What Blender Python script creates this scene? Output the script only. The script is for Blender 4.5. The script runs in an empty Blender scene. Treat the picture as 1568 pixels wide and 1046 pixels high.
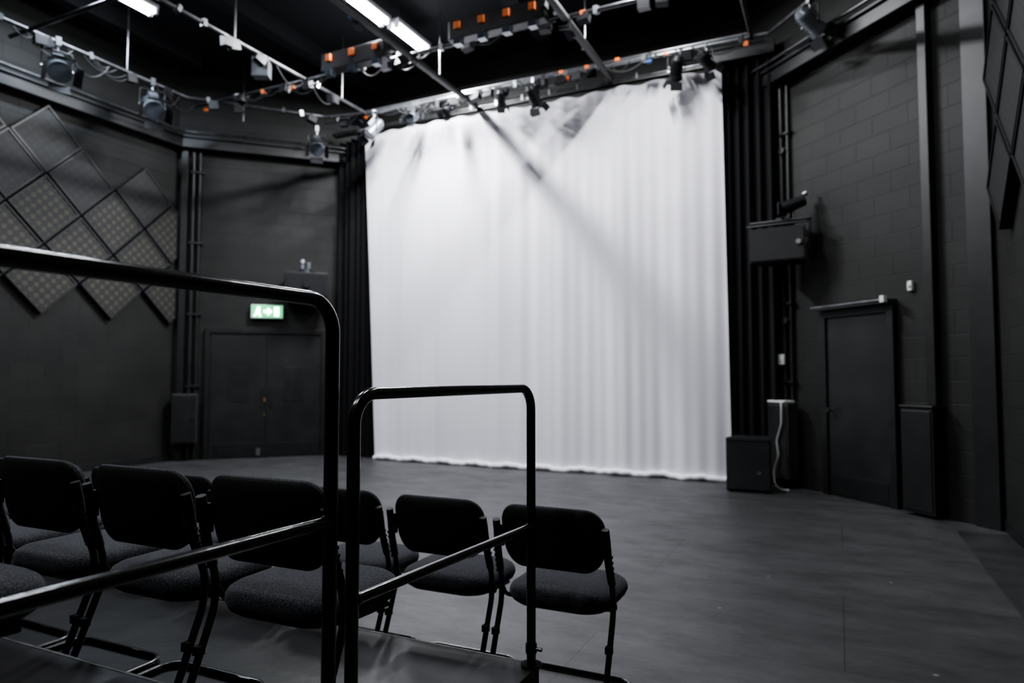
import bpy, math, random
from mathutils import Vector, Matrix
random.seed(7)
scene = bpy.context.scene
R = math.radians

# ------------------------------------------------------------------ materials
MATS = {}
def mat(name, col, rough=0.5, metal=0.0, var=0.15, nscale=8.0, bump=0.0, bscale=60.0, coat=0.0, emit=None, estr=0.0, spec=0.5):
    if name in MATS: return MATS[name]
    m = bpy.data.materials.new(name); m.use_nodes = True
    nt = m.node_tree; b = nt.nodes['Principled BSDF']
    b.inputs['Roughness'].default_value = rough
    b.inputs['Metallic'].default_value = metal
    b.inputs['Coat Weight'].default_value = coat
    b.inputs['Specular IOR Level'].default_value = spec
    tc = nt.nodes.new('ShaderNodeTexCoord')
    n = nt.nodes.new('ShaderNodeTexNoise'); n.inputs['Scale'].default_value = nscale; n.inputs['Detail'].default_value = 4
    nt.links.new(tc.outputs['Object'], n.inputs['Vector'])
    r = nt.nodes.new('ShaderNodeValToRGB')
    r.color_ramp.elements[0].position = 0.3; r.color_ramp.elements[1].position = 0.7
    r.color_ramp.elements[0].color = (*[c*(1-var) for c in col], 1)
    r.color_ramp.elements[1].color = (*[min(1, c*(1+var)) for c in col], 1)
    nt.links.new(n.outputs['Fac'], r.inputs['Fac']); nt.links.new(r.outputs['Color'], b.inputs['Base Color'])
    if bump > 0:
        n2 = nt.nodes.new('ShaderNodeTexNoise'); n2.inputs['Scale'].default_value = bscale; n2.inputs['Detail'].default_value = 3
        nt.links.new(tc.outputs['Object'], n2.inputs['Vector'])
        bp = nt.nodes.new('ShaderNodeBump'); bp.inputs['Strength'].default_value = bump; bp.inputs['Distance'].default_value = 0.01
        nt.links.new(n2.outputs['Fac'], bp.inputs['Height']); nt.links.new(bp.outputs['Normal'], b.inputs['Normal'])
    if emit:
        b.inputs['Emission Color'].default_value = (*emit, 1); b.inputs['Emission Strength'].default_value = estr
    MATS[name] = m
    return m

def wall_mat():
    m = bpy.data.materials.new('black_painted_blockwork'); m.use_nodes = True
    nt = m.node_tree; b = nt.nodes['Principled BSDF']
    b.inputs['Roughness'].default_value = 0.6; b.inputs['Specular IOR Level'].default_value = 0.35
    tc = nt.nodes.new('ShaderNodeTexCoord'); sp = nt.nodes.new('ShaderNodeSeparateXYZ'); cb = nt.nodes.new('ShaderNodeCombineXYZ')
    nt.links.new(tc.outputs['Object'], sp.inputs[0]); nt.links.new(sp.outputs['X'], cb.inputs['X']); nt.links.new(sp.outputs['Z'], cb.inputs['Y'])
    br = nt.nodes.new('ShaderNodeTexBrick'); br.inputs['Scale'].default_value = 1.0
    br.inputs['Brick Width'].default_value = 0.45; br.inputs['Row Height'].default_value = 0.225
    br.inputs['Mortar Size'].default_value = 0.006; br.inputs['Mortar Smooth'].default_value = 0.5
    br.inputs['Color1'].default_value = (0.0145, 0.0144, 0.0134, 1); br.inputs['Color2'].default_value = (0.0178, 0.0177, 0.0164, 1)
    br.inputs['Mortar'].default_value = (0.0120, 0.0120, 0.0115, 1)
    nt.links.new(cb.outputs[0], br.inputs['Vector'])
    n = nt.nodes.new('ShaderNodeTexNoise'); n.inputs['Scale'].default_value = 1.3; n.inputs['Detail'].default_value = 6
    nt.links.new(tc.outputs['Object'], n.inputs['Vector'])
    mx = nt.nodes.new('ShaderNodeMix'); mx.data_type = 'RGBA'; mx.blend_type = 'MULTIPLY'; mx.inputs[0].default_value = 0.7
    rp = nt.nodes.new('ShaderNodeValToRGB'); rp.color_ramp.elements[0].position = 0.3; rp.color_ramp.elements[1].position = 0.75
    rp.color_ramp.elements[0].color = (0.6, 0.6, 0.6, 1); rp.color_ramp.elements[1].color = (1.4, 1.4, 1.35, 1)
    nt.links.new(n.outputs['Fac'], rp.inputs[0]); nt.links.new(br.outputs['Color'], mx.inputs[6]); nt.links.new(rp.outputs[0], mx.inputs[7])
    nt.links.new(mx.outputs[2], b.inputs['Base Color'])
    n2 = nt.nodes.new('ShaderNodeTexNoise'); n2.inputs['Scale'].default_value = 45; nt.links.new(tc.outputs['Object'], n2.inputs['Vector'])
    ma = nt.nodes.new('ShaderNodeMath'); ma.operation = 'MULTIPLY_ADD'; ma.inputs[1].default_value = 0.3
    iv = nt.nodes.new('ShaderNodeMath'); iv.operation = 'SUBTRACT'; iv.inputs[0].default_value = 1.0
    nt.links.new(br.outputs['Fac'], iv.inputs[1]); nt.links.new(n2.outputs['Fac'], ma.inputs[0]); nt.links.new(iv.outputs[0], ma.inputs[2])
    bp = nt.nodes.new('ShaderNodeBump'); bp.inputs['Strength'].default_value = 0.40; bp.inputs['Distance'].default_value = 0.012
    nt.links.new(ma.outputs[0], bp.inputs['Height']); nt.links.new(bp.outputs[0], b.inputs['Normal'])
    return m

def floor_mat():
    m = bpy.data.materials.new('painted_stage_floor'); m.use_nodes = True
    nt = m.node_tree; b = nt.nodes['Principled BSDF']
    tc = nt.nodes.new('ShaderNodeTexCoord')
    br = nt.nodes.new('ShaderNodeTexBrick'); br.inputs['Scale'].default_value = 1.0
    br.inputs['Brick Width'].default_value = 2.44; br.inputs['Row Height'].default_value = 1.22
    br.inputs['Mortar Size'].default_value = 0.004; br.inputs['Mortar Smooth'].default_value = 0.2
    br.inputs['Color1'].default_value = (0.038, 0.0382, 0.0392, 1); br.inputs['Color2'].default_value = (0.044, 0.0442, 0.0452, 1)
    br.inputs['Mortar'].default_value = (0.018, 0.018, 0.018, 1)
    nt.links.new(tc.outputs['Object'], br.inputs['Vector'])
    mp = nt.nodes.new('ShaderNodeMapping'); mp.inputs['Scale'].default_value = (1.0, 2.0, 1); mp.inputs['Rotation'].default_value = (0, 0, 0.4)
    nt.links.new(tc.outputs['Object'], mp.inputs[0])
    n = nt.nodes.new('ShaderNodeTexNoise'); n.inputs['Scale'].default_value = 1.8; n.inputs['Detail'].default_value = 12; n.inputs['Roughness'].default_value = 0.76
    nt.links.new(mp.outputs[0], n.inputs['Vector'])
    rp = nt.nodes.new('ShaderNodeValToRGB'); rp.color_ramp.elements[0].position = 0.36; rp.color_ramp.elements[1].position = 0.68
    rp.color_ramp.elements[0].color = (0.58, 0.58, 0.58, 1); rp.color_ramp.elements[1].color = (1.70, 1.70, 1.70, 1)
    nt.links.new(n.outputs['Fac'], rp.inputs[0])
    mx = nt.nodes.new('ShaderNodeMix'); mx.data_type = 'RGBA'; mx.blend_type = 'MULTIPLY'; mx.inputs[0].default_value = 1.0
    nt.links.new(br.outputs['Color'], mx.inputs[6]); nt.links.new(rp.outputs[0], mx.inputs[7])
    v = nt.nodes.new('ShaderNodeTexVoronoi'); v.inputs['Scale'].default_value = 2.9
    nt.links.new(tc.outputs['Object'], v.inputs['Vector'])
    r2 = nt.nodes.new('ShaderNodeValToRGB'); r2.color_ramp.elements[0].position = 0.03; r2.color_ramp.elements[1].position = 0.05
    r2.color_ramp.elements[0].color = (1, 1, 1, 1); r2.color_ramp.elements[1].color = (0, 0, 0, 1)
    nt.links.new(v.outputs['Distance'], r2.inputs[0])
    m2 = nt.nodes.new('ShaderNodeMix'); m2.data_type = 'RGBA'; m2.inputs[7].default_value = (0.16, 0.16, 0.155, 1)
    nt.links.new(r2.outputs[0], m2.inputs[0]); nt.links.new(mx.outputs[2], m2.inputs[6])
    nt.links.new(m2.outputs[2], b.inputs['Base Color'])
    rr = nt.nodes.new('ShaderNodeMapRange'); rr.inputs['To Min'].default_value = 0.62; rr.inputs['To Max'].default_value = 0.36
    nt.links.new(n.outputs['Fac'], rr.inputs['Value']); nt.links.new(rr.outputs[0], b.inputs['Roughness'])
    bp = nt.nodes.new('ShaderNodeBump'); bp.inputs['Strength'].default_value = 0.15; bp.inputs['Distance'].default_value = 0.01
    nt.links.new(n.outputs['Fac'], bp.inputs['Height']); nt.links.new(bp.outputs[0], b.inputs['Normal'])
    return m

def panel_mat(name, c0, c1):
    m = bpy.data.materials.new(name); m.use_nodes = True
    nt = m.node_tree; b = nt.nodes['Principled BSDF']; b.inputs['Roughness'].default_value = 0.6
    tc = nt.nodes.new('ShaderNodeTexCoord'); sp = nt.nodes.new('ShaderNodeSeparateXYZ'); cb = nt.nodes.new('ShaderNodeCombineXYZ')
    nt.links.new(tc.outputs['Object'], sp.inputs[0]); nt.links.new(sp.outputs['X'], cb.inputs['X']); nt.links.new(sp.outputs['Z'], cb.inputs['Y'])
    mp = nt.nodes.new('ShaderNodeMapping'); mp.inputs['Rotation'].default_value = (0, 0, R(45)); nt.links.new(cb.outputs[0], mp.inputs[0])
    v = nt.nodes.new('ShaderNodeTexVoronoi'); v.inputs['Scale'].default_value = 9.5; v.inputs['Randomness'].default_value = 0.0; v.distance = 'MANHATTAN'
    nt.links.new(mp.outputs[0], v.inputs['Vector'])
    r = nt.nodes.new('ShaderNodeValToRGB'); r.color_ramp.elements[0].position = 0.34; r.color_ramp.elements[1].position = 0.46
    r.color_ramp.elements[0].color = (*c0, 1); r.color_ramp.elements[1].color = (*c1, 1)
    nt.links.new(v.outputs['Distance'], r.inputs[0]); nt.links.new(r.outputs[0], b.inputs['Base Color'])
    return m

def cloth_mat(name, col, sheen=0.1, trans=0.0):
    m = bpy.data.materials.new(name); m.use_nodes = True
    nt = m.node_tree; b = nt.nodes['Principled BSDF']; b.inputs['Roughness'].default_value = 0.9
    b.inputs['Specular IOR Level'].default_value = 0.15
    b.inputs['Sheen Weight'].default_value = sheen
    tc = nt.nodes.new('ShaderNodeTexCoord'); mp = nt.nodes.new('ShaderNodeMapping'); mp.inputs['Scale'].default_value = (9, 9, 0.4)
    nt.links.new(tc.outputs['Object'], mp.inputs[0])
    n = nt.nodes.new('ShaderNodeTexNoise'); n.inputs['Scale'].default_value = 1.0; n.inputs['Detail'].default_value = 3
    nt.links.new(mp.outputs[0], n.inputs['Vector'])
    r = nt.nodes.new('ShaderNodeValToRGB')
    r.color_ramp.elements[0].color = (*[c*0.97 for c in col], 1); r.color_ramp.elements[1].color = (*[min(1, c*1.02) for c in col], 1)
    nt.links.new(n.outputs['Fac'], r.inputs[0]); nt.links.new(r.outputs[0], b.inputs['Base Color'])
    return m

def fabric_mat():
    m = bpy.data.materials.new('chair_fabric'); m.use_nodes = True
    nt = m.node_tree; b = nt.nodes['Principled BSDF']; b.inputs['Roughness'].default_value = 0.95
    b.inputs['Sheen Weight'].default_value = 0.08; b.inputs['Sheen Roughness'].default_value = 0.5; b.inputs['Specular IOR Level'].default_value = 0.2
    tc = nt.nodes.new('ShaderNodeTexCoord')
    n = nt.nodes.new('ShaderNodeTexNoise'); n.inputs['Scale'].default_value = 230; n.inputs['Detail'].default_value = 2
    nt.links.new(tc.outputs['Object'], n.inputs['Vector'])
    r = nt.nodes.new('ShaderNodeValToRGB'); r.color_ramp.elements[0].position = 0.40; r.color_ramp.elements[1].position = 0.70
    r.color_ramp.elements[0].color = (0.0105, 0.011, 0.0138, 1); r.color_ramp.elements[1].color = (0.072, 0.075, 0.086, 1)
    nt.links.new(n.outputs['Fac'], r.inputs[0]); nt.links.new(r.outputs[0], b.inputs['Base Color'])
    bp = nt.nodes.new('ShaderNodeBump'); bp.inputs['Strength'].default_value = 0.4; bp.inputs['Distance'].default_value = 0.002
    nt.links.new(n.outputs['Fac'], bp.inputs['Height']); nt.links.new(bp.outputs[0], b.inputs['Normal'])
    return m

M_WALL = wall_mat(); M_FLOOR = floor_mat()
M_PANEL = panel_mat('perforated_acoustic_board', (0.054, 0.048, 0.032), (0.0165, 0.0168, 0.0160))
M_PANELP = panel_mat('plain_acoustic_board', (0.025, 0.0245, 0.0215), (0.0170, 0.0173, 0.0170))
M_PANEL2 = panel_mat('dark_acoustic_board', (0.020, 0.020, 0.018), (0.011, 0.011, 0.011))
M_WHITE = cloth_mat('white_cyclorama_cloth', (0.80, 0.785, 0.835))
M_BLACKC = cloth_mat('black_wool_serge', (0.009, 0.009, 0.010), 0.02)
M_FAB = fabric_mat()
M_CEIL = mat('black_ceiling_paint', (0.008, 0.009, 0.012), 0.8)
M_GLOSS = mat('black_gloss_tube', (0.006, 0.006, 0.007), 0.20, 0.0, coat=0.6, bump=0.05, bscale=35)
M_FRAME = mat('chair_frame_black', (0.008, 0.008, 0.010), 0.28, 0.0, coat=0.3)
M_PLAST = mat('black_plastic', (0.0085, 0.0085, 0.0095), 0.6, bump=0.2, bscale=300, spec=0.35)
M_DECK = mat('deck_ply_black', (0.013, 0.013, 0.0135), 0.36, var=0.4, nscale=5, bump=0.1, bscale=20)
M_DECKF = mat('deck_frame_metal', (0.045, 0.045, 0.047), 0.4, 0.6)
M_EDGE = mat('worn_deck_edge', (0.10, 0.10, 0.097), 0.45, 0.5, var=0.6, nscale=12)
M_BORDER = mat('floor_border_paint', (0.028, 0.028, 0.029), 0.45, var=0.35, nscale=3)
M_DOOR = mat('door_paint_dark', (0.0145, 0.0148, 0.0148), 0.42, var=0.3, nscale=3)
M_TRIM = mat('trim_paint_black', (0.0098, 0.0100, 0.0102), 0.45, var=0.3)
M_GREYBOX = mat('grey_cabinet_paint', (0.034, 0.034, 0.034), 0.45, var=0.2)
M_BRASS = mat('worn_brass', (0.35, 0.25, 0.1), 0.4, 0.9)
M_WPL = mat('white_plastic', (0.7, 0.7, 0.68), 0.45)
M_PIPE = mat('scaffold_pipe_dark', (0.10, 0.10, 0.105), 0.3, 0.8, var=0.4)
M_STEEL = mat('galvanised_steel', (0.30, 0.31, 0.32), 0.3, 0.9)
M_LAMP = mat('lantern_body_black', (0.015, 0.015, 0.017), 0.4, 0.2)
M_LAMPG = mat('lantern_body_grey', (0.24, 0.255, 0.28), 0.35, 0.6)
M_LENS = mat('lantern_lens', (0.10, 0.12, 0.15), 0.08, 0.3, coat=1.0)
M_ORANGE = mat('orange_connector', (0.80, 0.19, 0.045), 0.5)
M_BLUE = mat('blue_connector', (0.03, 0.12, 0.35), 0.5)
M_CABLE = mat('black_cable', (0.012, 0.012, 0.012), 0.5)
M_WCABLE = mat('white_cable', (0.5, 0.5, 0.47), 0.5)
M_TUBE = mat('fluorescent_tube', (0.9, 0.9, 0.9), 0.5, emit=(0.93, 0.96, 1.0), estr=30.0)
M_BATTEN = mat('batten_white_enamel', (0.75, 0.76, 0.78), 0.4)
M_GREEN = mat('exit_sign_green', (0.02, 0.5, 0.2), 0.5, emit=(0.04, 0.85, 0.28), estr=1.6)
M_SIGNW = mat('exit_sign_pictogram', (0.9, 1, 0.9), 0.5, emit=(0.75, 1, 0.8), estr=14.0)
M_GRILLE = mat('speaker_grille', (0.012, 0.012, 0.013), 0.5, 0.3, bump=0.8, bscale=400)

# ------------------------------------------------------------------ mesh builder
class MB:
    def __init__(self):
        self.v = []; self.f = []; self.m = []; self.s = []; self.mats = []; self.M = Matrix.Identity(4)
    def mi(self, m):
        if m not in self.mats: self.mats.append(m)
        return self.mats.index(m)
    def add(self, vs, fs, m, smooth=False):
        o = len(self.v); k = self.mi(m)
        self.v += [tuple(self.M @ Vector(p)) for p in vs]
        for f in fs:
            self.f.append([i+o for i in f]); self.m.append(k); self.s.append(smooth)
    def box(self, c, d, m, rot=None):
        x, y, z = [a/2 for a in d]
        P = [Vector(p) for p in [(-x,-y,-z),(x,-y,-z),(x,y,-z),(-x,y,-z),(-x,-y,z),(x,-y,z),(x,y,z),(-x,y,z)]]
        if rot: P = [rot @ p for p in P]
        P = [p + Vector(c) for p in P]
        self.add(P, [(0,3,2,1),(4,5,6,7),(0,1,5,4),(1,2,6,5),(2,3,7,6),(3,0,4,7)], m)
    def bb(self, a, b, m):
        self.box([(a[i]+b[i])/2 for i in range(3)], [abs(b[i]-a[i]) for i in range(3)], m)
    def cyl(self, p0, p1, r0, m, r1=None, seg=16, smooth=True, caps=True):
        if r1 is None: r1 = r0
        p0 = Vector(p0); p1 = Vector(p1); d = (p1-p0).normalized()
        a = d.orthogonal().normalized(); b = d.cross(a)
        V = []
        for p, r in ((p0, r0), (p1, r1)):
            V += [p + (a*math.cos(2*math.pi*i/seg) + b*math.sin(2*math.pi*i/seg))*r for i in range(seg)]
        self.add(V, [(i, (i+1) % seg, seg+(i+1) % seg, seg+i) for i in range(seg)], m, smooth)
        if caps:
            self.add(V[:seg], [list(range(seg))[::-1]], m); self.add(V[seg:], [list(range(seg))], m)
    def tube(self, pts, r, m, fil=0.0, seg=14, closed=False, fseg=8):
        P = [Vector(p) for p in pts]
        if isinstance(fil, list) or fil > 0:
            Q = [P[0]]
            for i in range(1, len(P)-1):
                a = P[i-1]-P[i]; b = P[i+1]-P[i]
                ang = a.angle(b)
                if ang > 3.10: Q.append(P[i]); continue
                fr = fil[i] if isinstance(fil, (list, tuple)) else fil
                t = min(fr/math.tan(ang/2), a.length*0.49, b.length*0.49)
                rr = t*math.tan(ang/2)
                a.normalize(); b.normalize()
                A = P[i]+a*t; B = P[i]+b*t
                C = P[i]+(a+b).normalized()*(rr/math.sin(ang/2))
                va = A-C; vb = B-C; th = va.angle(vb)
                for k in range(fseg+1):
                    u = k/fseg
                    Q.append(C + (va*math.sin((1-u)*th)+vb*math.sin(u*th))/math.sin(th))
            Q.append(P[-1]); P = Q
        n = len(P); T = []
        for i in range(n):
            a = P[max(i-1, 0)]; b = P[min(i+1, n-1)]
            T.append((b-a).normalized())
        N = T[0].orthogonal().normalized(); V = []
        for i in range(n):
            N = (N - T[i]*N.dot(T[i])).normalized(); B = T[i].cross(N)
            V += [P[i] + (N*math.cos(2*math.pi*k/seg)+B*math.sin(2*math.pi*k/seg))*r for k in range(seg)]
        F = []
        for i in range(n-1):
            for k in range(seg):
                F.append((i*seg+k, i*seg+(k+1) % seg, (i+1)*seg+(k+1) % seg, (i+1)*seg+k))
        self.add(V, F, m, True)
        self.add(V[:seg], [list(range(seg))[::-1]], m); self.add(V[-seg:], [list(range(seg))], m)
    def rings(self, rings, m, smooth=True, cap0=True, cap1=True):
        n = len(rings[0]); V = [p for r in rings for p in r]; F = []
        for i in range(len(rings)-1):
            for k in range(n):
                F.append((i*n+k, i*n+(k+1) % n, (i+1)*n+(k+1) % n, (i+1)*n+k))
        if cap0: F.append(list(range(n))[::-1])
        if cap1: F.append([(len(rings)-1)*n+k for k in range(n)])
        self.add(V, F, m, smooth)
    def obj(self, name, loc=(0,0,0), rz=0.0, bevel=0.0, parent=None, matrix=None):
        me = bpy.data.meshes.new(name); me.from_pydata(self.v, [], self.f)
        for m in self.mats: me.materials.append(m)
        me.polygons.foreach_set('material_index', self.m); me.polygons.foreach_set('use_smooth', self.s); me.update()
        o = bpy.data.objects.new(name, me); scene.collection.objects.link(o)
        if matrix is not None: o.matrix_world = matrix
        else: o.location = loc; o.rotation_euler = (0, 0, rz)
        if bevel:
            b = o.modifiers.new('bevel', 'BEVEL'); b.width = bevel; b.segments = 2; b.limit_method = 'ANGLE'; b.angle_limit = R(50)
        if parent: o.parent = parent
        return o

def empty(name, loc, rz=0.0):
    e = bpy.data.objects.new(name, None); scene.collection.objects.link(e); e.location = loc; e.rotation_euler = (0, 0, rz); e.empty_display_size = 0.1
    return e

def rrect(hw, hd, r, n=8):
    r = max(0.002, min(r, hw-0.001, hd-0.001)); pts = []
    for cx, cy, a0 in ((hw-r, hd-r, 0), (-hw+r, hd-r, 90), (-hw+r, -hd+r, 180), (hw-r, -hd+r, 270)):
        for k in range(n+1):
            a = R(a0+90*k/n); pts.append((cx+r*math.cos(a), cy+r*math.sin(a)))
    return pts

# ------------------------------------------------------------------ room shell
H = 6.7; SL = -9.95; SR = 1.34; TB = 9.9; TR = -3.0
cL0 = (SL, 7.81); cL1 = (-7.86, TB); cR0 = (-1.03, TB); cR1 = (SR, 7.53)
def wall_frame(p0, p1):
    d = Vector((p1[0]-p0[0], p1[1]-p0[1], 0)); L = d.length
    return Matrix.Translation((p0[0], p0[1], 0)) @ Matrix.Rotation(math.atan2(d.y, d.x), 4, 'Z'), L
FR = {}
for nm, a, b in (('left', (SL, TR), cL0), ('left_angled', cL0, cL1), ('stage', cL1, cR0), ('right_angled', cR0, cR1), ('right', cR1, (SR, TR)), ('rear', (SR, TR), (SL, TR))):
    M, L = wall_frame(a, b); FR[nm] = (M, L)
    w = MB(); w.bb((0, 0, 0), (L, 0.2, H), M_WALL); w.obj('wall_'+nm, matrix=M)
    k = MB(); k.bb((0.0, -0.016, 0.0), (L, 0.0, 0.11), M_TRIM)
    if nm not in ('left_angled', 'right_angled'): k.obj('baseboard_'+nm, matrix=M, bevel=0.004)
f = MB(); f.bb((SL-0.3, TR-0.3, -0.15), (SR+0.3, TB+0.3, 0), M_FLOOR); f.obj('floor')
c = MB(); c.bb((SL-0.3, TR-0.3, H), (SR+0.3, TB+0.3, H+0.15), M_CEIL); c.obj('ceiling')
g = MB(); g.bb((0.93, TR+0.1, 0.0), (SR-0.02, 7.3, 0.012), M_BORDER); g.obj('trim_floor_border', bevel=0.003)
for s in (-9.4, -7.5, -3.9, -1.3, 0.5):
    j = MB(); j.bb((s-0.1, TR+0.02, H-0.25), (s+0.1, 7.7 if s in (-9.4, 0.5) else TB-0.02, H-0.002), M_CEIL); j.obj('ceiling_beam')
i = 0
for nm in ('left', 'left_angled', 'right_angled', 'right'):
    M, L = FR[nm]; l = MB(); i += 1
    l.bb((0.02, -0.20, 5.20), (L-0.02, -0.002, 5.36), M_TRIM)
    l.bb((0.02, -0.24, 5.36), (L-0.02, -0.002, 5.40), M_TRIM)
    l.tube([(0.1, -0.27, 5.44), (L-0.1, -0.27, 5.44)], 0.022, M_PIPE, seg=10)
    l.obj('trim_%d' % i, matrix=M, bevel=0.008)

# ------------------------------------------------------------------ doors
def door(name, M, q0, q1, top, leaves):
    d = MB(); fw = 0.08
    d.bb((q0-fw, -0.07, 0), (q0, -0.001, top+fw), M_TRIM); d.bb((q1, -0.07, 0), (q1+fw, -0.001, top+fw), M_TRIM)
    d.bb((q0, -0.07, top), (q1, -0.001, top+fw), M_TRIM)
    w = (q1-q0)/leaves
    for n in range(leaves):
        a = q0+n*w+0.004; b = q0+(n+1)*w-0.004
        d.bb((a, -0.045, 0.008), (b, -0.003, top-0.005), M_DOOR)
        d.bb((a+0.04, -0.049, 0.03), (b-0.04, -0.045, 0.25), M_TRIM)
    if leaves == 2:
        mid = (q0+q1)/2
        for x, s in ((mid-0.07, -1), (mid+0.07, 1)):
            d.bb((x-0.03, -0.052, 0.85), (x+0.03, -0.045, 1.2), M_TRIM)
        d.box((mid-0.03, -0.056, 0.98), (0.035, 0.02, 0.07), M_BRASS)
        d.box((mid-0.03, -0.056, 0.72), (0.02, 0.015, 0.05), M_BRASS)
        d.box((mid-0.12, -0.065, 0.10), (0.07, 0.04, 0.12), M_STEEL)
        for x in (q0+0.45, q1-0.45):
            d.bb((x-0.16, -0.05, 0.95), (x+0.16, -0.045, 1.55), M_TRIM)
        d.bb((mid-0.012, -0.055, 0.01), (mid+0.012, -0.045, top-0.01), M_TRIM)
    else:
        d.cyl((q0+0.07, -0.045, 1.0), (q0+0.07, -0.10, 1.0), 0.012, M_BRASS)
        d.cyl((q0+0.07, -0.10, 1.0), (q0+0.07, -0.13, 1.0), 0.026, M_DECKF)
    return d.obj(name, matrix=M, bevel=0.003)
ML, LL = FR['left_angled']; MR, LR = FR['right_angled']
door('door_1', ML, 0.56, 2.36, 2.12, 2)
QR = 0.54
door('door_2', MR, QR+0.80, QR+1.66, 2.08, 1)
h = MB(); h.bb((QR+0.70, -0.16, 2.17), (QR+1.74, -0.002, 2.215), M_GREYBOX); h.tube([(QR+0.68, -0.15, 2.20), (QR+1.74, -0.15, 2.20)], 0.022, M_PIPE)
h.box((QR+1.72, -0.17, 2.21), (0.05, 0.05, 0.07), M_WPL); h.obj('door_curtain_rail', matrix=MR)

# ------------------------------------------------------------------ wall fittings, left
e = MB()
e.bb((1.19, -0.11, 2.385), (1.71, -0.002, 2.615), M_WPL); e.bb((1.205, -0.114, 2.40), (1.695, -0.110, 2.60), M_GREEN)
x = 1.28
e.box((x+0.03, -0.117, 2.555), (0.045, 0.004, 0.045), M_SIGNW); e.box((x+0.02, -0.117, 2.50), (0.06, 0.004, 0.07), M_SIGNW, Matrix.Rotation(0.35, 3, 'Y'))
e.box((x-0.01, -0.117, 2.45), (0.03, 0.004, 0.08), M_SIGNW, Matrix.Rotation(0.7, 3, 'Y')); e.box((x+0.045, -0.117, 2.45), (0.03, 0.004, 0.08), M_SIGNW, Matrix.Rotation(-0.4, 3, 'Y'))
e.box((x+0.16, -0.117, 2.50), (0.09, 0.004, 0.045), M_SIGNW)
e.add([(x+0.18, -0.119, 2.43), (x+0.18, -0.119, 2.57), (x+0.25, -0.119, 2.50)], [(0, 2, 1)], M_SIGNW)
e.bb((x+0.285, -0.119, 2.42), (x+0.36, -0.115, 2.58), M_SIGNW)
e.obj('exit_sign', matrix=ML, bevel=0.003)

p = MB()
p.bb((0.06, -0.10, 0), (0.16, -0.002, 5.18), M_TRIM); p.tube([(0.24, -0.05, 0.02), (0.24, -0.05, 5.18)], 0.035, M_DOOR); p.tube([(0.34, -0.05, 0.02), (0.34, -0.05, 5.18)], 0.025, M_DOOR)
for z in (1.2, 2.4, 3.6, 4.8): p.bb((0.19, -0.09, z), (0.40, -0.002, z+0.04), M_TRIM)
p.obj('wall_conduits', matrix=ML, bevel=0.004)
q = MB(); q.bb((0.02, -0.27, 0.30), (0.40, -0.11, 1.10), M_GREYBOX); q.bb((0.04, -0.28, 0.32), (0.38, -0.27, 1.08), M_DOOR)
q.cyl((0.34, -0.28, 0.7), (0.34, -0.30, 0.7), 0.02, M_DECKF); q.obj('electrical_cabinet', matrix=ML, bevel=0.006)

d = MB(); X0 = -0.08; Z0 = 0.10
d.bb((1.84+X0, -0.55, 2.60+Z0), (2.48+X0, -0.002, 2.64+Z0), M_TRIM); d.bb((1.80+X0, -0.60, 2.64+Z0), (2.50+X0, -0.10, 3.04+Z0), M_LAMP)
d.bb((1.84+X0, -0.61, 2.68+Z0), (2.46+X0, -0.60, 3.00+Z0), M_GRILLE)
d.cyl((2.15+X0, -0.61, 2.84+Z0), (2.15+X0, -0.64, 2.84+Z0), 0.06, M_LAMP)
d.cyl((2.15+X0, -0.35, 3.04+Z0), (2.15+X0, -0.35, 3.12+Z0), 0.15, M_LAMP, 0.10)
d.cyl((2.09+X0, -0.35, 3.12+Z0), (2.09+X0, -0.35, 3.23+Z0), 0.030, M_LAMPG); d.cyl((2.09+X0, -0.35, 3.23+Z0), (2.09+X0, -0.35, 3.29+Z0), 0.05, M_LAMPG, 0.04)
d.cyl((2.19+X0, -0.35, 3.12+Z0), (2.19+X0, -0.35, 3.25+Z0), 0.030, M_LAMPG, 0.04)
d.obj('wall_projector', matrix=ML, bevel=0.008)

# ------------------------------------------------------------------ wall fittings, right
def speaker(name, w, dp, hgt, loc, rz):
    s = MB()
    prof = [(-w/2, -dp/2), (w/2, -dp/2), (w/2-0.06, dp/2), (-w/2+0.06, dp/2)]
    s.rings([[(x, y, 0.012) for x, y in prof], [(x, y, hgt) for x, y in prof]], M_PLAST, False)
    s.bb((-w/2+0.02, -dp/2-0.012, 0.035), (w/2-0.02, -dp/2, hgt-0.02), M_GRILLE)
    s.bb((-w/2+0.01, -dp/2-0.016, hgt-0.03), (w/2-0.01, -dp/2, hgt-0.018), M_PLAST)
    s.cyl((w/2-0.14, -dp/2-0.012, 0.24), (w/2-0.14, -dp/2-0.016, 0.24), 0.025, M_STEEL)
    for x in (-w/2+0.05, w/2-0.05): s.bb((x-0.02, -dp/2+0.03, 0), (x+0.02, -dp/2+0.07, 0.012), M_PLAST)
    return s.obj(name, loc, rz, bevel=0.01)
speaker('floor_speaker', 0.52, 0.42, 0.65, (-0.99, 8.86, 0), 0)
s = MB()
w, dp, hg = 0.66, 0.36, 0.42
prof = [(-w/2, -dp/2), (w/2, -dp/2), (w/2-0.08, dp/2), (-w/2+0.08, dp/2)]
s.rings([[(x, y, 0) for x, y in prof], [(x, y, hg) for x, y in prof]], M_PLAST, False)
s.bb((-w/2+0.02, -dp/2-0.012, 0.02), (w/2-0.02, -dp/2, hg-0.02), M_GRILLE)
s.cyl((w/2-0.08, -dp/2-0.012, 0.22), (w/2-0.08, -dp/2-0.03, 0.22), 0.03, M_LAMPG)
for x in (-w/2-0.012, w/2+0.012): s.bb((x-0.012, -0.03, 0.12), (x+0.012, 0.03, 0.50), M_TRIM)
s.bb((-w/2-0.024, -0.05, 0.51), (w/2+0.03, 0.05, 0.535), M_DECKF)
s.bb((-w/2-0.024, -0.19, 0.445), (w/2+0.02, -0.15, 0.465), M_DECKF)
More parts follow.
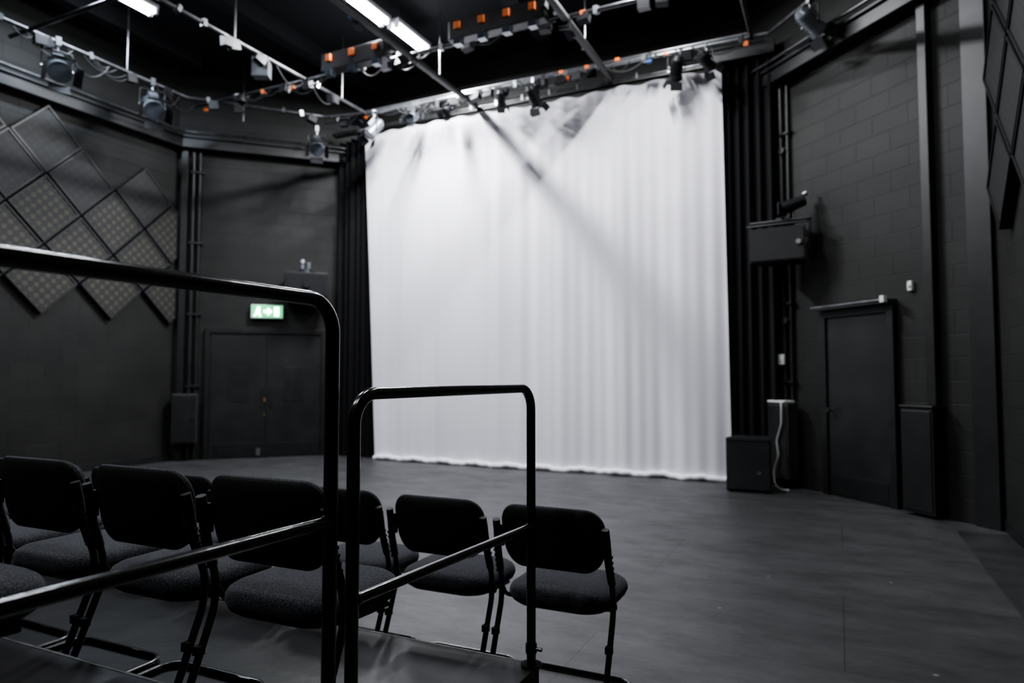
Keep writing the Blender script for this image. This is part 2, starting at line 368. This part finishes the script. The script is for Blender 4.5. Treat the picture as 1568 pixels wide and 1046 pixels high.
s.bb((-0.05, 0.0, 0.535), (0.05, 0.5, 0.57), M_TRIM)
s.cyl((0.16, 0.0, 0.53), (0.16, 0.0, 0.62), 0.012, M_STEEL)
s.cyl((0.03, -0.06, 0.66), (0.28, 0.05, 0.76), 0.085, M_LAMP, 0.065); s.box((0.02, -0.07, 0.65), (0.02, 0.2, 0.16), M_LAMP)
s.cyl((0.27, 0.05, 0.83), (0.31, 0.05, 0.85), 0.03, M_LAMPG)
s.obj('wall_speaker', (-0.61, 8.98, 2.78), R(-8), bevel=0.006)

k = MB()
k.tube([(QR+0.10, -0.04, 0.02), (QR+0.10, -0.04, 5.18)], 0.03, M_DOOR); k.tube([(QR+0.22, -0.04, 1.1), (QR+0.22, -0.04, 5.18)], 0.022, M_DOOR)
for z in (1.3, 2.3, 3.4, 4.5): k.bb((QR+0.05, -0.08, z), (QR+0.27, -0.002, z+0.035), M_TRIM)
for z in (2.1, 4.3): k.cyl((QR+0.16, -0.05, z), (QR+0.16, -0.10, z), 0.045, M_GREYBOX)
k.obj('wall_conduits', matrix=MR, bevel=0.003)
k = MB(); k.bb((QR+0.0, -0.25, 0.12), (QR+0.36, -0.09, 1.06), M_GREYBOX); k.bb((QR+0.0, -0.255, 1.06), (QR+0.30, -0.085, 1.085), M_WPL)
k.bb((QR+0.02, -0.258, 0.16), (QR+0.34, -0.25, 1.02), M_DOOR); k.obj('electrical_cabinet', matrix=MR, bevel=0.006)
k = MB(); k.tube([(QR+0.27, -0.27, 1.07), (QR+0.29, -0.285, 1.0), (QR+0.28, -0.28, 0.80), (QR+0.19, -0.28, 0.58), (QR+0.22, -0.28, 0.40), (QR+0.14, -0.29, 0.20), (QR+0.2, -0.33, 0.05), (QR+0.36, -0.38, 0.010), (QR+0.44, -0.32, 0.010)], 0.0105, M_WCABLE, fil=0.15)
k.obj('white_power_cable', matrix=MR)
k = MB(); k.bb((QR+0.05, -0.115, 1.54), (QR+0.15, -0.085, 1.67), M_WPL); k.bb((QR+0.08, -0.122, 1.58), (QR+0.12, -0.115, 1.63), M_WPL); k.obj('wall_socket', matrix=MR, bevel=0.004)
k = MB(); k.bb((QR+1.90, -0.04, 2.28), (QR+1.95, -0.002, 2.38), M_WPL); k.cyl((QR+1.925, -0.04, 2.33), (QR+1.925, -0.055, 2.33), 0.015, M_WPL); k.obj('light_switch', matrix=MR, bevel=0.004)
k = MB(); k.bb((QR+1.90, -0.18, 0.03), (QR+2.26, -0.002, 1.08), M_DOOR); k.bb((QR+1.92, -0.19, 0.06), (QR+2.24, -0.18, 1.05), M_TRIM); k.bb((QR+1.89, -0.195, 1.08), (QR+2.27, -0.002, 1.10), M_TRIM)
k.obj('duct_cabinet', matrix=MR, bevel=0.006)
k = MB(); k.bb((QR+2.13, -0.09, 1.105), (QR+2.23, -0.002, 5.18), M_TRIM); k.obj('vertical_duct', matrix=MR, bevel=0.006)
k = MB(); k.bb((QR+2.56, -0.05, 0), (QR+2.80, -0.002, 5.18), M_TRIM); k.obj('wall_pilaster', matrix=MR, bevel=0.006)

# ------------------------------------------------------------------ acoustic diamonds
def diamond(M, L, q, z, half=0.475, lim=None, pm=None):
    poly = [(half, 0), (0, half), (-half, 0), (0, -half)]
    if lim is not None and q+half > lim:
        x = lim-q
        if x < -half+0.1: return
        if x >= 0: poly = [(x, half-x), (0, half), (-half, 0), (0, -half), (x, -half+x)] if x > 0.01 else [(0, half), (-half, 0), (0, -half)]
        else: poly = [(x, half+x), (-half, 0), (x, -half-x)]
    b = MB()
    cx = sum(a for a, _ in poly)/len(poly); cz = sum(a for _, a in poly)/len(poly)
    ins = [(cx+(a-cx)*0.93, cz+(c-cz)*0.93) for a, c in poly]
    b.rings([[(a, -0.002, c) for a, c in poly], [(a, -0.09, c) for a, c in poly]], M_TRIM, False, cap1=False)
    b.rings([[(a, -0.09, c) for a, c in poly], [(a, -0.09, c) for a, c in ins], [(a, -0.075, c) for a, c in ins]], M_DOOR, False, cap0=False, cap1=False)
    b.add([(a, -0.075, c) for a, c in ins], [list(range(len(ins)))], pm or M_PANEL)
    b.obj('acoustic_panel', matrix=M @ Matrix.Translation((q, 0, z)))
Mw, Lw = FR['left']
for row, z in enumerate((2.72, 3.22, 3.72, 4.22, 4.70)):
    off = 0 if row % 2 == 0 else 0.5
    for k in range(-4, 4):
        t = 5.66 + k + off
        if row == 4 and k > 0: continue
        diamond(Mw, Lw, t-TR, z, lim=Lw-0.05, pm=M_PANEL if row < 3 else M_PANELP)
Mw, Lw = FR['right']
for row, z in enumerate((3.1, 3.6, 4.1, 4.6)):
    off = 0 if row % 2 == 0 else 0.5
    for k in range(0, 5): diamond(Mw, Lw, 0.62+k+off, z, pm=M_PANEL2)

# ------------------------------------------------------------------ curtains
def curtain(name, s0t, s1t, s0b, s1b, t, z0, z1, fold, m, nx=700, nz=36, t1=None, hem=True):
    V = []; F = []
    for a in range(nz+1):
        w = a/nz; z = z0+(z1-z0)*w
        for b in range(nx+1):
            u = b/nx
            lo = s0b+(s0t-s0b)*w; hi = s1b+(s1t-s1b)*w
            sx = lo+(hi-lo)*u; tt = t if t1 is None else t+(t1-t)*u
            zz = z
            if hem and a == 0: zz = z + 0.012*math.sin(sx*9)*math.sin(sx*3.1)
            if hem and a == nz: zz = z - 0.035*abs(math.sin(sx*math.pi/0.45))**2
            V.append((sx, tt+fold(sx, w), zz))
    for a in range(nz):
        for b in range(nx):
            i = a*(nx+1)+b; F.append((i, i+1, i+nx+2, i+nx+1))
    mb = MB(); mb.add(V, F, m, True)
    return mb
def wf(s, w):
    g = 0.25+0.85*min(1, max(0, (s+6.3)/4.0)); g2 = 0.65+0.35*(1-w)
    env = 0.5+0.5*math.sin(s*2.7+1.0)*math.sin(s*1.1+0.4*w)
    return g*g2*(0.006*math.sin(s*31+1.3*math.sin(s*2.1)) + 0.020*env*math.sin(s*16.5+2*math.sin(s*1.3)) + 0.030*math.sin(s*7.3+0.9*w+1.2*math.sin(s*0.9))) + 0.025*math.sin(s*1.7+2*w)
wc = curtain('w', -7.30, -1.34, -7.02, -1.28, 9.38, 0.05, 5.56, wf, M_WHITE)
hp = []
for b in range(321):
    s_ = -7.02+(5.74)*b/320; hp.append((s_, 9.355+wf(s_, 0)+0.012*math.sin(s_*14), 0.040+0.012*math.sin(s_*11+1)+0.005*math.sin(s_*37)))
wc.tube(hp, 0.040, M_WHITE, seg=10)
wc.obj('white_cyclorama_curtain')
bf = lambda s, w: 0.055*math.sin(s*46+0.8*math.sin(s*5)) + 0.015*math.sin(s*19)
curtain('b', -7.95, -7.16, -7.95, -7.00, 9.56, 0.02, 5.58, bf, M_BLACKC, nx=220).obj('black_leg_curtain')
curtain('b', -1.44, -0.72, -1.38, -0.70, 9.56, 0.02, 5.58, bf, M_BLACKC, nx=200, t1=9.36).obj('black_leg_curtain')
tr = MB(); tr.tube([(-8.0, 9.40, 5.66), (-0.75, 9.40, 5.66)], 0.03, M_PIPE); tr.bb((-7.95, 9.36, 5.60), (-0.80, 9.44, 5.63), M_TRIM)
tr.bb((-1.5, 9.28, 5.60), (-0.66, 9.64, 5.80), M_TRIM)
for s_ in [-7.9+0.45*i for i in range(14)]: tr.bb((s_-0.015, 9.37, 5.61), (s_+0.015, 9.43, 5.72), M_STEEL)
tr.obj('curtain_track')

# ------------------------------------------------------------------ lighting grid
GZ = 5.70
gr = MB()
longs = [(-9.0, TR+0.3, 7.2), (-6.9, TR+0.3, 9.0), (-5.12, TR+0.3, 9.32), (-2.9, TR+0.3, 9.3), (-0.9, TR+0.3, 9.0)]
for s_, a, b in longs: gr.tube([(s_, a, GZ+0.0), (s_, b, GZ+0.0)], 0.028, M_PIPE, seg=10)
for s_ in (-5.12, -2.9):
    gr.tube([(s_+0.055, 3.0, GZ-0.05), (s_+0.05, 5.0, GZ-0.05), (s_+0.06, 7.0, GZ-0.05), (s_+0.05, 9.28, GZ-0.05)], 0.048, M_CABLE, seg=8)  # thick bundle added beside two pipes to strengthen their shadow on the curtain
cross = [(2.2, -9.4, 0.9), (4.9, -9.4, 0.9), (7.5, -9.2, 0.5), (8.95, -7.8, -0.7)]
for t_, a, b in cross: gr.tube([(a, t_, GZ), (b, t_, GZ)], 0.026, M_STEEL if t_ > 8 else M_PIPE, seg=10)
gr.tube([(-9.0, 7.2, GZ+0.0), (-7.6, 8.75, GZ+0.0), (-6.7, 8.95, GZ+0.0)], 0.024, M_PIPE, fil=0.3, seg=10)
gr.tube([(-0.7, 8.95, GZ), (0.5, 7.5, GZ), (0.9, 6.5, GZ)], 0.024, M_PIPE, fil=0.3, seg=10)
gr.tube([(-7.8, 9.1, GZ+0.12), (-0.9, 9.1, GZ+0.12)], 0.022, M_STEEL, seg=10)
for s_, a, b in longs:
    for t_ in (1.0, 3.5, 6.2, 8.3): gr.cyl((s_, t_, GZ+0.0), (s_, t_, H-0.002), 0.009, M_STEEL, seg=8)
rnd = random.Random(3)
def bits(p0, p1, n):
    p0 = Vector(p0); p1 = Vector(p1); d = (p1-p0).normalized()
    for _ in range(n):
        p = p0.lerp(p1, rnd.random()); r = rnd.random()
        rot = Matrix.Rotation(rnd.uniform(-0.5, 0.5), 3, 'X') @ Matrix.Rotation(math.atan2(d.y, d.x)+rnd.uniform(-0.3, 0.3), 3, 'Z')
        if r < 0.22: gr.box(p+Vector((0, 0, rnd.uniform(-0.10, 0.05))), (0.06, 0.05, 0.055), M_ORANGE, rot)
        elif r < 0.26: gr.box(p+Vector((0, 0, -0.06)), (0.07, 0.04, 0.04), M_BLUE, rot)
        elif r < 0.55: gr.box(p, (0.05, 0.075, 0.085), M_STEEL, rot)
        else: gr.box(p+Vector((0, 0, -0.07)), (0.14, 0.09, 0.12), M_LAMP, rot)
bits((-7.6, 8.95, GZ), (-0.9, 8.95, GZ), 44); bits((-9, 3.5, GZ), (-9, 7.2, GZ), 10); bits((-6.9, 4.5, GZ), (-6.9, 9, GZ), 12)
bits((-5.12, 4.5, GZ), (-5.12, 8.4, GZ), 7); bits((-9, 7.5, GZ), (-0.5, 7.5, GZ), 26); bits((-2.9, 6, GZ), (-2.9, 9, GZ), 8)
bits((-9.0, 7.2, GZ), (-7.6, 8.75, GZ), 6)
gr.box((-7.0, 6.75, GZ-0.12), (0.22, 0.16, 0.26), M_LAMPG, Matrix.Rotation(0.5, 3, 'Z'))
cb = gr
def swag(p0, p1, drop, m=M_CABLE, r=0.009):
    p0 = Vector(p0); p1 = Vector(p1); P = []
    for i in range(13):
        u = i/12; p = p0.lerp(p1, u); p.z -= drop*4*u*(1-u); P.append(p)
    cb.tube(P, r, m, seg=6)
for _ in range(22):
    a = rnd.uniform(-7.4, -1.2); swag((a, 8.93+rnd.uniform(-.1, .1), GZ), (a+rnd.uniform(0.2, 0.8), 8.93, GZ), rnd.uniform(0.05, 0.22), M_CABLE)
for _ in range(9):
    a = rnd.uniform(4.5, 7.0); swag((-9.0, a, GZ), (-9.0, a+rnd.uniform(0.2, 0.7), GZ), rnd.uniform(0.08, 0.3))
for _ in range(14):
    a = rnd.uniform(-8.5, -1.5); swag((a, 7.5, GZ), (a+rnd.uniform(0.3, 0.7), 7.5, GZ), rnd.uniform(0.08, 0.25))
for a in (6.9, 7.6): swag((-6.9, a, GZ), (-6.9, a+0.6, GZ), 0.2, M_DECKF)
gr.obj('lighting_grid')

def socket_bar(a, b, t_):
    k = MB(); L = b-a
    k.bb((0, -0.07, -0.12), (L, 0.07, 0.12), M_LAMP); k.bb((0.02, -0.076, -0.105), (L-0.02, -0.07, 0.105), M_DECKF)
    n = int(L/0.28)
    for i in range(n):
        x = 0.14+i*(L-0.28)/(n-1)
        k.bb((x-0.04, -0.11, -0.01), (x+0.04, -0.076, 0.08), M_ORANGE)
        k.bb((x-0.05, -0.10, -0.20), (x+0.05, 0.0, -0.12), M_LENS)
    k.obj('grid_socket_bar', (a, t_, GZ-0.06), bevel=0.005)
socket_bar(-6.25, -5.20, 7.15); socket_bar(-4.25, -2.97, 7.15)

# fluorescent battens hung above the grid, each with its real light
def batten(s_, t0, L, P=150.0, z=6.40, col=(0.95, 0.965, 1.0), wd=0.15):
    k = MB()
    k.bb((-0.10, 0, 0), (0.10, L, 0.06), M_BATTEN)
    for x in (-0.055, 0.055):
        k.cyl((x, 0.04, -0.035), (x, L-0.04, -0.035), 0.026, M_TUBE, seg=8)
        for y in (0.02, L-0.02): k.bb((x-0.03, y-0.02, -0.065), (x+0.03, y+0.02, 0.0), M_BATTEN)
    for y in (0.2, L-0.2): k.cyl((0, y, 0.06), (0, y, H-z-0.002), 0.006, M_STEEL, seg=8)
    o = k.obj('fluorescent_batten', (s_, t0, z))
    la = bpy.data.lights.new('tube_light', 'AREA'); la.shape = 'RECTANGLE'; la.size = wd; la.size_y = L-0.08; la.energy = P; la.color = col
    lo = bpy.data.objects.new('tube_light', la); scene.collection.objects.link(lo); lo.parent = o; lo.location = (0, L/2, -0.070)
batten(-5.68, 6.92, 0.82, 260, wd=0.11); batten(-5.60, 7.80, 0.86, 340, wd=0.11)
batten(-2.15, 6.85, 1.24, 190, wd=0.08)
batten(-8.38, 4.90, 1.24, 130, col=(0.74, 0.85, 1.0))
for s_, t0 in ((-5.5, 3.0), (-8.1, 0.5), (-5.0, -0.8), (-2.2, 2.4), (-2.2, -1.2)): batten(s_, t0, 1.24, 75)
batten(-0.3, 4.9, 1.24, 60)

# stage lanterns
def lantern(s_, t_, yaw, tilt, body=M_LAMP, z=GZ, sc=1.0, doors=True):
    k = MB()
    k.box((0, 0, 0), (0.05, 0.075, 0.09), M_STEEL); k.cyl((0, 0, -0.04), (0, 0, -0.10), 0.012, M_STEEL)
    k.tube([(-0.14, 0, -0.30), (-0.14, 0, -0.10), (0.14, 0, -0.10), (0.14, 0, -0.30)], 0.010, M_LAMP, fil=0.03, seg=8)
    k.M = Matrix.Translation((0, 0, -0.30)) @ Matrix.Rotation(tilt, 4, 'X')
    k.cyl((0, -0.16, 0), (0, 0.10, 0), 0.095, body, 0.10, seg=20); k.cyl((0, 0.10, 0), (0, 0.17, 0), 0.115, body, seg=20)
    k.cyl((0, 0.168, 0), (0, 0.176, 0), 0.10, M_LENS, seg=20); k.cyl((0, -0.22, 0), (0, -0.16, 0), 0.06, body, 0.095, seg=20)
    for i in range(5): k.cyl((0, -0.14+i*0.04, 0), (0, -0.125+i*0.04, 0), 0.107, body, seg=20)
    k.box((0, -0.05, 0.12), (0.10, 0.16, 0.06), body)
    for x in (-0.13, 0.13): k.cyl((x-0.02, 0, 0), (x+0.02, 0, 0), 0.02, M_STEEL)
    if doors:
        for a in range(4):
            m0 = k.M.copy(); k.M = m0 @ Matrix.Rotation(a*math.pi/2, 4, 'Y')
            k.box((0, 0.235, 0.155), (0.2, 0.14, 0.004), M_LAMP, Matrix.Rotation(R(25), 3, 'X')); k.M = m0
    for i in range(len(k.v)): k.v[i] = tuple(c*sc for c in k.v[i])
    k.obj('stage_lantern', (s_, t_, z), yaw, bevel=0.0)
for s_, yaw, tl, b, sc in ((-6.77, 2.6, -0.9, M_LAMPG, 0.9), (-6.01, 3.3, -0.5, M_LAMPG, 0.65), (-5.35, 2.9, -0.8, M_LAMP, 0.6), (-4.45, 0.3, -0.9, M_LAMP, 0.6), (-3.92, -0.2, -0.8, M_LAMP, 0.8), (-1.85, 0.4, -0.9, M_LAMP, 0.8), (-1.46, -0.5, -0.6, M_LAMP, 0.7)):
    lantern(s_, 8.95, yaw, tl, b, sc=sc)
for t_, yaw, tl in ((5.25, -1.9, -0.5), (6.6, -2.0, -0.6)): lantern(-9.0, t_, yaw, tl, M_LAMPG, sc=1.2)
lantern(-7.75, 8.7, -2.4, -0.6, M_LAMPG, z=GZ-0.2)
lantern(-0.2, 8.35, -0.8, -0.6, M_LAMPG, sc=0.9)

# ------------------------------------------------------------------ seating risers
def riser(s0, s1, t0, t1, z):
    k = MB()
    k.bb((s0, t0, z-0.022), (s1, t1-0.012, z), M_DECK); k.bb((s0, t1-0.012, z-0.022), (s1, t1, z+0.001), M_EDGE)
    for a, b in (((s0, t0), (s1, t0+0.04)), ((s0, t1-0.04), (s1, t1)), ((s0, t0), (s0+0.04, t1)), ((s1-0.04, t0), (s1, t1))):
        k.bb((a[0]+0.002, a[1]+0.002, z-0.11), (b[0]-0.002, b[1]-0.002, z-0.022), M_DECKF)
    n = max(2, int((s1-s0)/1.1)+1)
    for i in range(n):
        x = s0+0.05+(s1-s0-0.1)*i/(n-1)
        for y in (t0+0.05, t1-0.05):
            k.cyl((x, y, 0), (x, y, z-0.03), 0.022, M_DECKF)
            k.cyl((x, y, 0), (x, y, 0.012), 0.035, M_PLAST)
    k.obj('seating_riser', bevel=0.003)
riser(-5.6, -1.10, 1.425, 2.565, 0.25)
riser(-5.6, -1.10, 0.28, 1.415, 0.50)

def guard(name, P0, P1, zd, top, mid, r=0.0182):
    a = Vector((*P0, 0)); b = Vector((*P1, 0)); k = MB()
    k.tube([a+Vector((0, 0, zd)), a+Vector((0, 0, top)), b+Vector((0, 0, top)), b+Vector((0, 0, zd))], r, M_GLOSS, fil=0.085, seg=24, fseg=12)
    k.tube([a+Vector((0, 0, mid)), b+Vector((0, 0, mid))], r*0.85, M_GLOSS, seg=20)
    d = (b-a).normalized()
    for p, sg in ((a, 1), (b, -1)):
        k.cyl(p+d*sg*(r*0.8)+Vector((0, 0, mid)), p+d*sg*(r+0.010)+Vector((0, 0, mid)), r*1.05, M_GLOSS, r*0.9, seg=20)
        k.cyl(p+Vector((0, 0, zd)), p+Vector((0, 0, zd+0.008)), 0.042, M_GLOSS, seg=20)
        k.cyl(p+Vector((0, 0, zd+0.05)), p+Vector((0, 0, zd+0.085)), r*1.25, M_GLOSS, seg=20)
        k.cyl(p+Vector((0.02, 0, zd+0.067)), p+Vector((0.045, 0, zd+0.067)), 0.008, M_STEEL, seg=8)
    return k.obj(name)
guard('guard_rail', (-1.225, 0.33), (-1.172, 1.385), 0.501, 1.592, 1.030)
guard('guard_rail', (-1.192, 1.50), (-1.122, 2.53), 0.252, 1.350, 0.795)

# ------------------------------------------------------------------ chairs
def make_chair_meshes():
    out = {}
    k = MB(); hw, hd = 0.243, 0.225
    def sr(ins, z):
        r = []
        for x, y in rrect(hw-ins, hd-ins, 0.135-ins*0.8, 10):
            dz = -0.05*max(0, y-0.10) + (-0.10*x*x if z > 0.44 else 0.0)
            r.append((x, y+0.215, z+dz))
        return r
    lay = [(0.12, 0.380), (0.07, 0.384), (0.035, 0.394), (0.012, 0.411), (0.004, 0.428)]
    k.rings([sr(a, z) for a, z in lay], M_PLAST, True, cap1=False)
    lay = [(0.004, 0.428), (0.0, 0.443), (0.002, 0.460), (0.010, 0.474), (0.026, 0.484), (0.06, 0.489), (0.11, 0.490), (0.17, 0.488)]
    k.rings([sr(a, z) for a, z in lay], M_FAB, True, cap0=False)
    out['seat'] = k
    k = MB(); hw, hh = 0.245, 0.137
    def br(ins, y, zc=0.706):
        r = []
        for x, z in rrect(hw-ins, hh-ins, 0.092-ins*0.7, 9):
            wx = x*(1.0 - 0.09*(0.5-z/(2*hh)))
            r.append((wx, y + 0.55*x*x - 0.16*z - 0.03, zc+z))
        return r
    k.rings([br(a, y) for a, y in ((0.10, -0.012), (0.05, -0.011), (0.014, -0.006), (0.004, 0.002))], M_PLAST, True, cap1=False)
    k.rings([br(a, y) for a, y in ((0.004, 0.002), (0.0, 0.010), (0.003, 0.022), (0.014, 0.033), (0.035, 0.038), (0.08, 0.040))], M_FAB, True, cap0=False)
    out['backrest'] = k
    k = MB(); r = 0.0125
    def side(x): return [(x*0.985, -0.030, 0.76), (x, -0.005, 0.64), (x*1.02, 0.045, 0.49), (x*1.02, 0.04, 0.40), (x*1.02, -0.12, 0.0135)]
    X = 0.252
    L = side(-X); Rr = side(X)
    path = L + [(-X*1.02, 0.35, 0.0135), (X*1.02, 0.35, 0.0135)] + Rr[::-1]
    fil = [0.0] + [0.15, 0.15, 0.15, 0.035, 0.07, 0.07, 0.035, 0.15, 0.15, 0.15] + [0.0]
    k.tube(path, r, M_FRAME, fil=fil[:len(path)], seg=14, fseg=8)
    for sx in (-1, 1):
        k.tube([(sx*X*0.985, -0.031, 0.77), (sx*X*0.992, -0.018, 0.72), (sx*X*1.0, -0.004, 0.635), (sx*X*1.015, 0.028, 0.54)], 0.0165, M_PLAST, fil=0.1, seg=12)
        for i in range(6):
            u = i/5; z = 0.655-u*0.12; y = -0.008+u*0.034
            k.box((sx*(X+0.014), y, z), (0.010, 0.018, 0.010), M_PLAST)
        k.box((sx*0.238, -0.010, 0.70), (0.035, 0.016, 0.09), M_PLAST)
        k.tube([(sx*X*1.02, 0.045, 0.475), (sx*X*1.02, 0.08, 0.418), (sx*0.19, 0.14, 0.390), (sx*0.19, 0.36, 0.378)], 0.010, M_FRAME, fil=0.04, seg=10)
        k.box((sx*(X*1.02), -0.018, 0.285), (0.028, 0.026, 0.028), M_PLAST)
        for y in (-0.09, 0.28): k.box((sx*X*1.02, y, 0.009), (0.03, 0.04, 0.016), M_PLAST)
    k.tube([(-0.19, 0.24, 0.384), (0.19, 0.24, 0.384)], 0.010, M_FRAME, seg=8)
    out['frame'] = k
    return out
parts = make_chair_meshes(); base = {}
def chair(s_, t_, z, rz=0.0):
    e = empty('conference_chair', (s_, t_, z), rz)
    for n, k in parts.items():
        if n not in base:
            o = k.obj(n, parent=e); base[n] = o.data
        else:
            o = bpy.data.objects.new(n, base[n]); scene.collection.objects.link(o); o.parent = e
rc = random.Random(5)
for i in range(8): chair(-1.12-0.566*i, 2.74, 0.0, rc.uniform(-0.03, 0.03))
for i in range(7): chair(-1.58-0.572*i, 1.58, 0.25, rc.uniform(-0.02, 0.02))
for i in range(6): chair(-1.73-0.572*i, 0.50, 0.50, rc.uniform(-0.02, 0.02))

# ------------------------------------------------------------------ world, camera
w = bpy.data.worlds.new('dim_world'); scene.world = w; w.use_nodes = True
w.node_tree.nodes['Background'].inputs[0].default_value = (0.02, 0.022, 0.026, 1); w.node_tree.nodes['Background'].inputs[1].default_value = 1.0
cam = bpy.data.cameras.new('camera'); co = bpy.data.objects.new('camera', cam); scene.collection.objects.link(co)
cam.sensor_width = 36; cam.lens = 24.0
co.location = (0, 0, 1.40); co.rotation_euler = (R(90+2.85), 0, R(25.5))
cam.dof.use_dof = True; cam.dof.focus_distance = 2.15; cam.dof.aperture_fstop = 2.1
cam.clip_start = 0.05
scene.camera = co
scene.view_settings.view_transform = 'AgX'
scene.view_settings.look = 'AgX - Medium High Contrast'
scene.view_settings.exposure = -0.27
